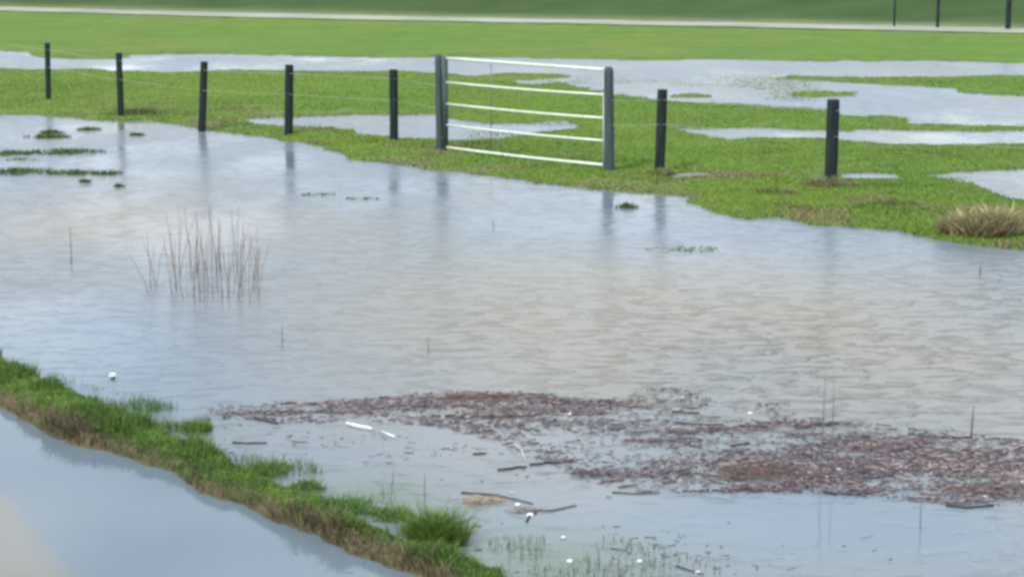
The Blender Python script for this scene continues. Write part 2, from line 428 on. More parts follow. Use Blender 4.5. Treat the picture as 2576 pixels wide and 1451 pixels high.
# ------------------------------------------------------------------ far track
def strip(name, off0, off1, z, mat, nx=200):
    xs = np.linspace(-95, 95, nx)
    y0 = track_y(xs) + off0 + (fbm(xs * 0.5, xs * 0, 3) - 0.5) * 0.5
    y1 = track_y(xs) + off1 + (fbm(xs * 0.4, xs * 0 + 5, 9) - 0.5) * 0.8
    V = np.concatenate([np.stack([xs, y0, xs * 0 + z], 1), np.stack([xs, (y0 + y1) / 2, xs * 0 + z + 0.03], 1), np.stack([xs, y1, xs * 0 + z], 1)])
    i = np.arange(nx - 1)
    Fc = np.concatenate([np.stack([i, i + 1, i + 1 + nx, i + nx], 1), np.stack([i + nx, i + 1 + nx, i + 1 + 2 * nx, i + 2 * nx], 1)])
    return mesh_np(name, V, Fc, mat)
M_track = mat_plain('pale_gravel', (0.24, 0.265, 0.20), 0.9, 0, 0.3, 1.2, (0.3, 1, 1), 0.3, 0.01)
tag(strip('gravel_track', 0.0, 2.9, 0.235, M_track), kind='structure')

# ------------------------------------------------------------------ grass
GREEN = np.array([1.08, 1.06, 0.98]) * np.array([[0.120, 0.215, 0.034], [0.145, 0.240, 0.045], [0.095, 0.180, 0.030], [0.170, 0.250, 0.058]])
DEEP = np.array([[0.060, 0.120, 0.024], [0.080, 0.150, 0.030], [0.110, 0.190, 0.038]])
DEAD = np.array([[0.24, 0.20, 0.11], [0.33, 0.28, 0.17], [0.18, 0.145, 0.08], [0.14, 0.12, 0.065]])

def blades(X, Y, Z, hgt, wid, cols, lean=0.35, bend=0.5):
    n = len(X)
    th = rng.uniform(0, 2 * np.pi, n); la = rng.uniform(0, 2 * np.pi, n)
    wx, wy = np.cos(th) * wid / 2, np.sin(th) * wid / 2
    l1 = hgt * lean * rng.uniform(0.2, 1, n); l2 = l1 + hgt * bend * rng.uniform(0.1, 1, n)
    dx, dy = np.cos(la), np.sin(la)
    V = np.empty((n, 5, 3))
    V[:, 0] = np.stack([X - wx, Y - wy, Z - 0.01], 1); V[:, 1] = np.stack([X + wx, Y + wy, Z - 0.01], 1)
    mz = Z + hgt * 0.6
    V[:, 2] = np.stack([X + dx * l1 + wx * .8, Y + dy * l1 + wy * .8, mz], 1)
    V[:, 3] = np.stack([X + dx * l1 - wx * .8, Y + dy * l1 - wy * .8, mz], 1)
    V[:, 4] = np.stack([X + dx * l2, Y + dy * l2, Z + hgt * (1 - 0.25 * bend)], 1)
    b = np.arange(n)[:, None] * 5
    Fc = np.concatenate([b + np.array([[0, 1, 2]]), b + np.array([[0, 2, 3]]), b + np.array([[3, 2, 4]])])
    cc = np.repeat(cols[:, None, :], 5, 1)
    return V.reshape(-1, 3), Fc, cc.reshape(-1, 3)

def scatter_px(n, x0, x1, y0, y1):
    x = rng.uniform(x0, x1, n); y = rng.uniform(y0, y1, n)
    X, Y = at(x, y, 0.03)
    return X, Y

def pick(pal, n):
    c = pal[rng.integers(0, len(pal), n)]
    return c * rng.uniform(0.88, 1.12, (n, 1))

def patch_mix(X, Y, a, b, f, seed, lo=0.45, hi=0.65):
    m = smooth(fbm(X * f, Y * f, seed), lo, hi)
    use = rng.uniform(0, 1, len(X)) < m
    return np.where(use[:, None], b, a)

# pasture turf
parts = []
X, Y = scatter_px(380000, -150, 2730, 165, 660)
s, h = land(X, Y)
rr = rng.uniform(0, 1, len(X))
xx_, yy_ = project(X, Y)
marg = np.zeros(len(X))
for bx0, bx1, by0, by1 in [(1520, 2080, 188, 258), (500, 820, 280, 350), (1120, 1500, 186, 222), (1160, 1460, 300, 360), (60, 300, 136, 160), (2080, 2330, 428, 460), (2330, 2450, 425, 460)]:
    marg = np.maximum(marg, smooth(xx_, bx0, bx0 + 50) * (1 - smooth(xx_, bx1 - 50, bx1)) * smooth(yy_, by0, by0 + 8) * (1 - smooth(yy_, by1 - 8, by1)))
streak = fbm(X * 0.55, Y * 0.9, 404) 
k = ((h > 0.004 - 0.03 * rr ** 2.5) | (marg * smooth(streak, 0.46, 0.62) * 0.85 > rr)) & (Y > 15)
h = np.maximum(h, -0.006); X, Y, s, h = X[k], Y[k], s[k], h[k]
n = len(X); D = np.hypot(X, Y)
c = patch_mix(X, Y, pick(GREEN, n), pick(GREEN * np.array([1.2, 1.1, 1.0]), n), 0.35, 101)
c = patch_mix(X, Y, c, pick(DEEP, n), 1.1, 55, 0.58, 0.95)
edge = (sdist(X, Y, FIELD) < 2.2)
dd = smooth(fbm(X * 1.3, Y * 1.3, 77), 0.46, 0.68) * edge
c = np.where((rng.uniform(0, 1, n) < dd * 0.75)[:, None], pick(DEAD, n), c)
tall = np.where(edge, 1.0 + 1.3 * smooth(fbm(X * 1.7, Y * 1.7, 88), 0.45, 0.75), 1.0)
hg = rng.uniform(0.012, 0.024, n) * tall
turf = blades(X, Y, h, hg, 0.006 + 0.00035 * D, c, 0.4, 0.6)
tag(mesh_np('pasture_grass', *turf[:2], M_grass, cols=turf[2]), 'short green pasture grass between the flood pools behind the fence', 'grass', kind='stuff')

# verge at the flooded road
X, Y = scatter_px(260000, -250, 1450, 760, 1560)
s, h = land(X, Y)
k = (h > 0.0) & (Y < 15); X, Y, h = X[k], Y[k], h[k]
n = len(X)
roadside = smooth(sdist(X, Y, ROADPOLY) + 0.05 * (fbm(X * 6, Y * 6, 205) - .5), -0.09, -0.02)
c = patch_mix(X, Y, pick(DEEP * 1.0, n), pick(GREEN * 0.9, n), 2.2, 201, 0.45, 0.8)
c = np.where((rng.uniform(0, 1, n) < 0.93 * roadside)[:, None], pick(DEAD * 0.75, n), c)
c = c * (0.62 + 0.75 * fbm(X * 5, Y * 5, 207))[:, None]
tuft = 0.45 + 1.35 * smooth(fbm(X * 4, Y * 4, 203), 0.4, 0.75)
hg = rng.uniform(0.028, 0.068, n) * tuft * (1 + 0.1 * roadside)
verge = blades(X, Y, h, hg, rng.uniform(0.0035, 0.006, n), c, 0.45, 0.7)
tag(mesh_np('verge_grass', *verge[:2], M_grass, cols=verge[2]), 'rough green and straw coloured grass verge beside the flooded road', 'grass verge', kind='stuff')

# blades standing in shallow water behind the verge and at the bottom edge
PL = []
def shallow(poly, n, hlo, hhi, pal, dens_seed, thr=0.5):
    p = np.array(poly, float)
    x = rng.uniform(p[:, 0].min(), p[:, 0].max(), n); y = rng.uniform(p[:, 1].min(), p[:, 1].max(), n)
    k = in_poly_px(x, y, poly); X, Y = at(x[k], y[k])
    k = fbm(X * 3.5, Y * 3.5, dens_seed) > thr + rng.uniform(-0.1, 0.1, len(X)); X, Y = X[k], Y[k]
    n = len(X)
    PL.append(blades(X, Y, np.zeros(n) - 0.005, rng.uniform(hlo, hhi, n), rng.uniform(0.002, 0.0045, n), pick(pal, n), 0.25, 0.4))
shallow([(130, 950), (300, 990), (420, 1020), (530, 1040), (530, 1100), (420, 1100), (300, 1060), (150, 1000)], 9000, 0.03, 0.075, DEEP, 301, 0.50)
shallow([(560, 1120), (720, 1140), (820, 1190), (960, 1230), (1060, 1290), (1180, 1360), (1280, 1451), (1100, 1400), (800, 1290), (600, 1190)], 13000, 0.03, 0.085, DEEP, 302, 0.52)
shallow([(1150, 1370), (1450, 1330), (1750, 1400), (1900, 1480), (1300, 1480)], 1900, 0.012, 0.05, DEEP * 0.7, 303, 0.48)
V0, F0, C0 = [], [], []; off = 0
for v, f, cc in PL:
    V0.append(v); F0.append(f + off); C0.append(cc); off += len(v)
tag(mesh_np('drowned_grass', np.concatenate(V0), np.concatenate(F0), M_grass, cols=np.concatenate(C0)),
    'thin drowned grass poking through shallow water behind the verge', 'grass', kind='stuff')

def tussock(name, px_, py_, rx, n, hlo, hhi, pal, label, cat='grass clump', group=None, z=0.0, lean=0.8, ry=0.8, wid=0.006, stripey=0):
    X0, Y0 = at(px_, py_, z); X0, Y0 = float(X0), float(Y0)
    r = np.sqrt(rng.uniform(0, 1, n)); a = rng.uniform(0, 2 * np.pi, n)
    X, Y = rx * r * np.cos(a), rx * ry * r * np.sin(a)
    lump = fbm(X * 14 + X0, Y * 14 + Y0, 900)
    kk = lump + rng.uniform(-.12, .12, n) > 0.30 + 0.22 * r
    X, Y, r, lump = X[kk], Y[kk], r[kk], lump[kk]; n = len(X)
    hg = rng.uniform(hlo, hhi, n) * (1.1 - 0.6 * r) * (0.6 + 0.8 * lump)
    v, f, c = blades(X, Y, np.zeros(n), hg, np.full(n, wid), pick(pal, n), lean, 0.7)
    # splay outwards
    o = mesh_np(name, v, f, M_grass, cols=c); o.location = (X0, Y0, z)
    return tag(o, label, cat, group)

tussock('grass_clump', 1108, 1356, 0.155, 2400, 0.09, 0.21, np.concatenate([GREEN * 0.85, DEEP]), 'largest round green grass clump in the shallow water beside the verge', wid=0.005, ry=1.0)
tussock('grass_clump', 890, 1280, 0.19, 900, 0.02, 0.09, DEEP * 1.3, 'small dark green clump in shallow water left of the largest clump', wid=0.005)
tussock('grass_clump', 668, 1185, 0.17, 1100, 0.02, 0.08, DEEP * 1.3, 'flat green grass clump in water below the dark floating stick', wid=0.005)
tussock('grass_clump', 775, 1228, 0.12, 520, 0.02, 0.07, DEEP * 1.2, 'tiny dark clump in the shallows, between two larger green clumps', wid=0.005)
tussock('grass_clump', 1000, 1300, 0.15, 560, 0.02, 0.09, DEEP * 1.2, 'dark thin clump touching the left side of the largest clump', wid=0.005)
tussock('grass_clump', 490, 1082, 0.10, 836, 0.03, 0.08, np.concatenate([DEEP, GREEN]), 'green clump at the left end of the floating reed litter', wid=0.005)
tussock('dry_grass_tussock', 2488, 588, 0.46, 5200, 0.12, 0.36, np.concatenate([DEAD * 2.2, DEAD * 1.8, DEAD * 1.3, DEAD, GREEN * .8]), 'large straw brown tussock on the bank at the right edge', 'tussock', z=0.03, wid=0.011, ry=0.7, lean=0.95)
tussock('dry_grass_tussock', 2085, 470, 0.34, 1700, 0.06, 0.17, np.concatenate([DEAD, DEAD, GREEN]), 'low dry brown tussock round the foot of the rightmost post', 'tussock', z=0.04, wid=0.009)
tussock('dry_grass_tussock', 1945, 488, 0.30, 1100, 0.05, 0.13, np.concatenate([DEAD, GREEN]), 'small dry tussock just left of the rightmost post', 'tussock', z=0.04, wid=0.009)
tussock('dry_grass_tussock', 1662, 438, 0.22, 700, 0.04, 0.12, np.concatenate([DEAD, DEAD, GREEN]), 'small dry tussock at the foot of the post right of the gate', 'tussock', z=0.04, wid=0.009)
tussock('dry_grass_tussock', 350, 290, 0.55, 1500, 0.06, 0.17, np.concatenate([DEAD * 0.6, DEEP]), 'dark brown tussock on the waterline beside the second post', 'tussock', z=0.02, wid=0.012)
tussock('dry_grass_tussock', 2250, 520, 0.30, 900, 0.05, 0.14, np.concatenate([DEAD * 0.8, GREEN, DEEP]), 'mixed green and brown tussock between rightmost post and large tussock', 'tussock', z=0.04, wid=0.009)

# small island tufts in the flood at the left
isl = [(165, 384, .55, 'longest dark grass islet in the flood at the left edge'), (30, 388, .4, 'grass islet touching the left edge, below the leftmost post'),
       (120, 346, .35, 'thin broken islet just below the leftmost post reflection'), (225, 327, .18, 'tiny islet near the second post, upper one'),
       (345, 341, .12, 'single small tuft in the water below the second post'), (40, 434, .6, 'low flat islet on the left edge, lowest of the islets'),
       (190, 437, .35, 'low dark islet joined to the lowest line of islets'), (275, 438, .22, 'round tuft ending the lowest line of islets'),
       (300, 470, .06, 'tiniest dark scrap of turf right below the round tuft'), (130, 335, .2, 'thin dark islet line beside the leftmost post reflection'), (215, 458, .08, 'tiny tuft below the lowest line of islets'), (55, 402, .25, 'faint drowned tuft between two islets at the left edge'),
       (800, 490, .22, 'faint drowned tuft in the water below the fourth post, left one'), (915, 500, .2, 'faint drowned tuft in the water, right of its pair'),
       (1720, 628, .36, 'thin line of dark weed in calm water below the gate'), (1575, 522, .14, 'dark scrap of turf off the bank below the right gate post')]
for (x, y, r, lb) in isl:
    faint = 'faint' in lb or 'thin line' in lb
    tussock('grass_islet', x, y, r, int((150 if faint else 520) * (r / 0.3) ** 1.2) + 30, 0.014, 0.035 if faint else 0.085, DEEP if faint else np.concatenate([DEEP * .7, DEEP]), lb, 'grass islet',
            'grass islets in the flood', ry=0.55, wid=0.012, lean=0.8)

# ------------------------------------------------------------------ posts
def lathe_mesh(name, prof, seg=14, rough=0.0, cap_mat=False):
    """prof: list of (radius, z)"""
    bm = bmesh.new(); rings = []
    for r, z in prof:
        ring = []
        for k in range(seg):
            a = 2 * math.pi * k / seg
            rr = r * (1 + rough * math.sin(3 * a + z * 5) + rough * random.uniform(-.5, .5))
            ring.append(bm.verts.new((rr * math.cos(a), rr * math.sin(a), z)))
        rings.append(ring)
    for a, b in zip(rings, rings[1:]):
        for k in range(seg):
            bm.faces.new((a[k], a[(k + 1) % seg], b[(k + 1) % seg], b[k]))
    top = bm.faces.new(rings[-1]); bm.faces.new(rings[0][::-1])
    for f in bm.faces: f.smooth = len(f.verts) == 4
    if cap_mat: top.material_index = 1
    me = bpy.data.meshes.new(name); bm.to_mesh(me); bm.free()
    return me

def post(x, y_base, y_top, x_top, r, mat, label, group=None, z0=0.05, rounded=False, up=None):
    X, Y = at(x, y_base, z0); X, Y = float(X), float(Y)
    # height from where the top is seen, at the same distance
    b = -(y_top - Hh / 2) / F
    dy, dz = cp + b * sp, -sp + b * cp
    hgt = CAMZ + Y / dy * dz - z0 if up is None else up
    tt = Y / dy
    xt = tt * (x_top - W / 2) / F
    lean = math.atan2(xt - X, hgt)
    if rounded:
        prof = [(r * 1.02, -0.35)] + [(r, q * hgt) for q in (0, .25, .5, .75, .93)] + [(r * .93, hgt - 0.02), (r * .7, hgt), (r * .3, hgt + .01)]
    else:
        prof = [(r * 1.05, -0.35)] + [(r * (1.03 - .03 * q), q * hgt) for q in (0, .25, .5, .75, .97)] + [(r * .97, hgt - .008), (r * .88, hgt)]
    me = lathe_mesh('fence_post', prof, 16, 0.025, True)
    me.materials.append(mat); me.materials.append(M_top if not rounded else mat)
    o = bpy.data.objects.new('gate_post' if rounded else 'fence_post', me); C.objects.link(o)
    o.location = (X, Y, z0); o.rotation_euler = (0, lean, random.uniform(0, 6) * 0)
    tag(o, label, 'gate post' if rounded else 'fence post', group)
    return o, Vector((X, Y, z0)), hgt, lean

GR = 'dark wooden fence posts along the bank'
spec = [(122, 251, 108, 119, .047, 'dark wooden fence post, leftmost and farthest of the row'),
        (304, 289, 133, 299, .050, 'dark wooden fence post second from the left, leaning left'),
        (508, 322, 155, 514, .055, 'dark wooden fence post third from left, top tilted right'),
        (726, 334, 163, 728, .062, 'thick dark fence post standing at the waterline, fourth from left'),
        (991, 351, 175, 990, .060, 'dark fence post just left of the metal gate'),
        (1659, 426, 225, 1667, .062, 'dark fence post first to the right of the metal gate'),
        (2089, 463, 250, 2097, .073, 'thickest dark fence post, rightmost one on the near bank')]
P = [post(a, b, c_, d, r, M_post, lb, GR) for a, b, c_, d, r, lb in spec]
gpl = post(1106, 376, 138, 1103, .048, M_gpost, 'grey green gate post at the hinge side of the metal gate', 'gate posts', rounded=True)
gpr = post(1533, 428, 170, 1531, .062, M_gpost, 'round topped grey gate post at the right end of the gate', 'gate posts', rounded=True)
# one more post past each edge of the picture, carrying the wires on
gL, gR = P[0][1] * 2 - P[1][1], P[6][1] + Vector((2.35, -1.45, 0))
def post_at(v, r, hgt, label):
    me = lathe_mesh('fence_post', [(r, -.35), (r, 0), (r, hgt * .5), (r * .97, hgt)], 14, .025, True)
    me.materials.append(M_post); me.materials.append(M_top)
    o = bpy.data.objects.new('fence_post', me); C.objects.link(o); o.location = v
    return tag(o, label, 'fence post', GR)
pl = post_at(gL, .05, .97, 'dark fence post of the row standing past the left edge')
pr = post_at(gR, .07, .97, 'dark fence post of the row standing past the right edge')

F2 = 'dark posts beyond the far track'
for x, yb, r, lb, ht in [(2535, 79, .075, 'dark tall post at the far right, behind the pale track', 1.5), (2358, 76, .045, 'thin faint post behind the track, second from right', 1.45),
                     (2249, 72, .03, 'thinnest faint post behind the pale track', 1.1)]:
    X, Y = at(x, yb + 4, 0.15)
    me = lathe_mesh('fence_post', [(r, -.3), (r, 0), (r, ht / 2), (r * .95, ht)], 12, .03, True)
    me.materials.append(M_post); me.materials.append(M_top)
    o = bpy.data.objects.new('fence_post', me); C.objects.link(o); o.location = (float(X), float(Y), 0.12)
    tag(o, lb, 'fence post', F2)

def tube(name, pts, r, mat, seg=6, parent=None, taper=1.0):
    bm = bmesh.new(); rings = []
    pts = [Vector(p) for p in pts]; n = len(pts)
    for i, p in enumerate(pts):
        t = (pts[min(i + 1, n - 1)] - pts[max(i - 1, 0)]).normalized()
        a = t.orthogonal().normalized(); b = t.cross(a)
        rr = r * (1 + (taper - 1) * i / max(1, n - 1))
        rings.append([bm.verts.new(p + a * rr * math.cos(2 * math.pi * k / seg) + b * rr * math.sin(2 * math.pi * k / seg)) for k in range(seg)])
    for a, b in zip(rings, rings[1:]):
        for k in range(seg):
            f = bm.faces.new((a[k], a[(k + 1) % seg], b[(k + 1) % seg], b[k])); f.smooth = True
    bm.faces.new(rings[0][::-1]); bm.faces.new(rings[-1])
    bmesh.ops.recalc_face_normals(bm, faces=bm.faces)
    me = bpy.data.meshes.new(name); bm.to_mesh(me); bm.free(); me.materials.append(mat)
    o = bpy.data.objects.new(name, me); C.objects.link(o)
    if parent: o.parent = parent
    return o

def on_post(p, hh):
    o, base, hgt, lean = p
    return base + Vector((math.sin(lean) * hh, -0.055, math.cos(lean) * hh))
def wire(pts, label):
    out = []
    for a, b in zip(pts, pts[1:]):
        for k in range(4):
            t = k / 4; q = a.lerp(b, t); q.z -= 0.006 * 4 * t * (1 - t); out.append(q)
    out.append(pts[-1])
    o = tube('fence_wire', out, 0.0018, M_wire, 5)
    return tag(o, label, 'fence wire', 'fence wires')
for hh, nm in ((0.86, 'upper'), (0.56, 'lower')):
    wire([gL + Vector((0, -.055, hh))] + [on_post(q, hh) for q in P[:5]] + [on_post(gpl, hh)], nm + ' pale thin wire strung along the posts left of the gate')
    wire([on_post(gpr, hh)] + [on_post(q, hh) for q in P[5:]] + [gR + Vector((0, -.055, hh))], nm + ' pale thin wire strung along the posts right of the gate')

# ------------------------------------------------------------------ gate
a0, b0 = gpl[1].copy(), gpr[1].copy()
dirv = (b0 - a0); dirv.z = 0; L = dirv.length; dirv.normalize()
gate = empty('field_gate', a0 + dirv * 0.09)
gate.rotation_euler = (0, 0, math.atan2(dirv.y, dirv.x))
tag(gate, 'pale galvanised five bar metal gate closed between its two posts', 'gate')
x0, x1 = 0.03, L - 0.19
def zof(px_, pyy):     # height on the gate line at the left or right end for a seen position
    base = a0 if px_ < 1300 else b0
    b = -(pyy - Hh / 2) / F
    return CAMZ + base.y / (cp + b * sp) * (-sp + b * cp) - a0.z
zl = [zof(1126, v) for v in (146, 206, 260, 313, 369)]
zr = [zof(1515, v) for v in (177, 240, 299, 356, 417)]
for i, (za, zb) in enumerate(zip(zl, zr)):
    pts = [(x0 + (x1 - x0) * t, 0, za + (zb - za) * t - 0.012 * math.sin(math.pi * t) * (i != 0)) for t in (0, .2, .4, .6, .8, 1)]
    tube('rail', pts, 0.019 if i in (0, 4) else 0.015, M_galv, 10, gate)
tube('stile', [(x0, 0.002, zl[4] - .03), (x0, 0.002, zl[0] + .02)], 0.036, M_gpost, 12, gate)
tube('stile', [(x1, 0.002, zr[4] - .025), (x1, 0.002, zr[0] + .025)], 0.016, M_galv, 12, gate)
xm = (x0 + x1) * .30
tube('upright', [(xm, 0.026, zl[4] + .02), (xm, 0.026, zl[0] - .03)], 0.006, M_steel, 8, gate)
for z in (zl[4] + .12, zl[0] - .12):
    tube('hinge', [(-0.075, 0, z), (x0 + .02, 0, z)], 0.012, M_steel, 8, gate)
tube('latch', [(x1, -0.02, zr[1] + .06), (x1 + .12, -0.02, zr[1] + .06)], 0.010, M_steel, 8, gate)

# ------------------------------------------------------------------ reeds
def stem_pts(X, Y, h, lx, ly):
    return [(X, Y, -0.08), (X + lx * .3, Y + ly * .3, h * .35), (X + lx * .65, Y + ly * .65, h * .7), (X + lx, Y + ly, h)]
X0, Y0 = [float(v) for v in at(520, 735)]
reeds = empty('reed_clump', (X0, Y0, 0)); tag(reeds, 'sparse clump of dead brown reed stems standing in the open flood', 'reeds')
cxs = [378, 385, 392, 432, 438, 441, 447, 452, 470, 478, 484, 492, 498, 505, 508, 512, 518, 524, 530, 536, 541, 546, 552, 556, 562, 570, 576, 583, 588, 593, 598, 604, 610, 618, 625, 632, 640, 648, 655]
for q, cx_ in enumerate(cxs * 2):
    yb = random.uniform(672, 768) if 425 < cx_ < 640 else random.uniform(690, 750)
    if q >= len(cxs): cx_ += random.uniform(-9, 9)
    X, Y = [float(v) for v in at(cx_, yb)]
    mid = 1 - abs(cx_ - 525) / 190
    h = random.uniform(0.22, 0.42) + mid * random.uniform(0.05, 0.40)
    tube('stem', [Vector(p) - Vector((X0, Y0, 0)) for p in stem_pts(X, Y, h, random.gauss(0, .035) + (random.random() < .12) * random.choice((-.16, .16)), random.gauss(0, .07))],
         random.uniform(.0022, .0040), M_reed, 5, reeds, 0.6)
lone = [(180, 665, .34, .006, 'thin lone stalk in the water left of the reed clump'), (710, 868, .16, .004, 'short lone stalk in the water right below the reed clump'),
        (1078, 890, .12, .004, 'tiny lone stalk in the middle of the open water'), (2443, 1095, .19, .006, 'dark stalk at the right end of the floating litter'),
        (2062, 1215, .62, .0035, 'tall thin stalk rising from the litter raft, left of a pair'), (2092, 1190, .55, .003, 'tall thin stalk rising from the litter raft, right of a pair'),
        (980, 1290, .24, .003, 'pale thin stalk left of the largest green clump'), (1068, 1262, .16, .003, 'short thin stalk above the largest green clump'),
        (1557, 1452, .10, .005, 'stubby dark stalk at the bottom edge, below the curved twig'), (1480, 1440, .10, .005, 'stubby stalk at the bottom edge, left of its twin'),
        (1508, 1425, .08, .004, 'small stub between two stalks at the bottom edge'), (1285, 1390, .10, .0035, 'thin dark blade standing right of the largest clump'),
        (2465, 690, .07, .009, 'dark stub in calm water below the large brown tussock'), (1242, 575, .10, .004, 'faint short stalk in the water below the gate'),
        (2315, 1330, .14, .003, 'faint thin stalk in calm blue water near lower right')]
for x, y, h, r, lb in lone:
    X, Y = [float(v) for v in at(x, y)]
    tag(tube('stalk', stem_pts(X, Y, h, random.gauss(0, .012), random.gauss(0, .02)), r, M_stalk, 6, None, .6), lb, 'stalk', 'lone stalks in the flood')

# ------------------------------------------------------------------ floating litter
RAFT = [(500, 1022), (640, 1014), (780, 1014), (960, 998), (1100, 984), (1300, 988), (1450, 994), (1560, 1000), (1650, 975), (1720, 978), (1800, 1010), (1980, 1014), (2010, 1050), (2150, 1058),
        (2300, 1075), (2440, 1092), (2576, 1105), (2800, 1130), (2800, 1290), (2576, 1275), (2400, 1272), (2250, 1258), (2050, 1243), (1600, 1236), (1480, 1215), (1400, 1180), (1300, 1130), (1180, 1090), (1060, 1068), (900, 1064), (700, 1062), (560, 1050)]
def density(x, y):
    d = 0.33 + 0 * x
    for cx, cy, rx, ry, a in [(1200, 998, 110, 14, 1.6), (650, 1035, 130, 20, 1.0), (850, 1020, 120, 14, .6), (1090, 1030, 110, 22, .6), (1400, 1025, 200, 25, .6), (1930, 1185, 130, 35, 1.3), (2100, 1190, 110, 45, .9),
                              (2480, 1215, 130, 50, 1.2), (2330, 1110, 160, 22, .8), (1700, 1085, 130, 22, .7), (2050, 1070, 130, 16, .9), (1700, 1200, 200, 25, .6), (2300, 1150, 200, 30, .7)]:
        d = d + a * np.exp(-(((x - cx) / rx) ** 2 + ((y - cy) / ry) ** 2))
    d = d - 0.5 * np.exp(-(((x - 1880) / 90) ** 2 + ((y - 1040) / 16) ** 2)) - .35 * np.exp(-(((x - 1650) / 160) ** 2 + ((y - 1140) / 18) ** 2)) - .3 * np.exp(-(((x - 1400) / 120) ** 2 + ((y - 1095) / 14) ** 2))
    return d
def litter(n, xr, yr, accept, lens, wids):
    x = rng.uniform(*xr, n); y = rng.uniform(*yr, n)
    X, Y = at(x, y)
    k = accept(x, y, X, Y); X, Y, x, y = X[k], Y[k], x[k], y[k]
    n = len(X)
    L_ = np.exp(rng.normal(math.log(lens), .55, n)).clip(.008, .12); w = np.exp(rng.normal(math.log(wids), .45, n)).clip(.001, .012)
    th = rng.normal(0.0, 0.75, n); tz = rng.normal(0, 0.06, n)
    return X, Y, x, y, L_, w, th, tz
def boxes(X, Y, L_, w, th, tz, z0, thick):
    n = len(X)
    u = np.stack([np.cos(th) * np.cos(tz), np.sin(th) * np.cos(tz), np.sin(tz)], 1) * (L_ / 2)[:, None]
    v = np.stack([-np.sin(th), np.cos(th), 0 * th], 1) * (w / 2)[:, None]
    up = np.zeros((n, 3)); up[:, 2] = thick
    c0 = np.stack([X, Y, z0], 1)
    bow = np.zeros((n, 3)); bow[:, 2] = 0
    V = np.stack([c0 - u - v * .6, c0 + u - v * .4, c0 + u + v * .4, c0 - u + v * .6,
                  c0 - u - v * .5 + up, c0 + u - v * .3 + up, c0 + u + v * .3 + up, c0 - u + v * .5 + up], 1).reshape(-1, 3)
    q = np.array([[0, 3, 2, 1], [4, 5, 6, 7], [0, 1, 5, 4], [1, 2, 6, 5], [2, 3, 7, 6], [3, 0, 4, 7]])
    Fc = (np.arange(n)[:, None, None] * 8 + q[None]).reshape(-1, 4)
    return V, Fc
LIT = np.array([1.08, 0.98, 1.0]) * np.array([[0.105, 0.085, 0.098], [0.15, 0.12, 0.132], [0.075, 0.062, 0.078], [0.04, 0.037, 0.048], [0.03, 0.027, 0.035], [0.21, 0.175, 0.18], [0.125, 0.10, 0.115]])
RED = np.array([[0.15, 0.098, 0.078], [0.11, 0.072, 0.062], [0.08, 0.056, 0.052], [0.21, 0.155, 0.13]])
PALE = np.array([[0.36, 0.29, 0.26], [0.30, 0.27, 0.25], [0.42, 0.36, 0.34]])
acc = lambda x, y, X, Y: in_poly_px(x, y + 10 * (fbm(X * 4, Y * 4, 5) - .5), RAFT) & (rng.uniform(0, 1.5, len(x)) < density(x, y) * (0.26 + 1.6 * smooth(fbm(X * 2.2, Y * 7.0, 601), .38, .62)))
X, Y, x, y, L_, w, th, tz = litter(58000, (480, 2800), (965, 1295), acc, .028, .0066)
n = len(X)
V, Fc = boxes(X, Y, L_, w, th, tz, rng.uniform(-.001, .007, n), rng.uniform(.002, .006, n))
red = np.exp(-(((x - 1210) / 110) ** 2 + ((y - 1000) / 20) ** 2)) + np.exp(-(((x - 1930) / 150) ** 2 + ((y - 1190) / 35) ** 2)) + .7 * np.exp(-(((x - 2500) / 160) ** 2 + ((y - 1220) / 45) ** 2))
c = np.where((rng.uniform(0, 1, n) < red * .7)[:, None], pick(RED, n), pick(LIT, n))
c = np.where((rng.uniform(0, 1, n) < .09 + .10 * (x > 2200))[:, None], pick(PALE, n), c)
tag(mesh_np('floating_reed_litter', V, Fc, M_litter, cols=np.repeat(c, 8, 0)), 'wide raft of purple brown broken reed litter floating on the flood', 'reed litter', kind='stuff')
# thin scatter of scraps round the raft and over the shallows
def acc2(x, y, X, Y):
    d = np.exp(-((x - 1250) / 330) ** 2 - ((y - 1140) / 55) ** 2) + .5 * np.exp(-((x - 1600) / 450) ** 2 - ((y - 1400) / 60) ** 2) + .35 * np.exp(-((x - 800) / 250) ** 2 - ((y - 1095) / 30) ** 2)
    return rng.uniform(0, 1, len(x)) < d * smooth(fbm(X * 4, Y * 4, 701), .4, .7)
X, Y, x, y, L_, w, th, tz = litter(6500, (500, 2500), (1050, 1470), acc2, .022, .004)
n = len(X); V, Fc = boxes(X, Y, L_, w, th, tz, rng.uniform(-.001, .002, n), rng.uniform(.001, .004, n))
tag(mesh_np('scattered_plant_scraps', V, Fc, M_litter, cols=np.repeat(pick(LIT * .8, n), 8, 0)), 'thin scatter of dark plant scraps floating between raft and verge', 'plant scraps', kind='stuff')

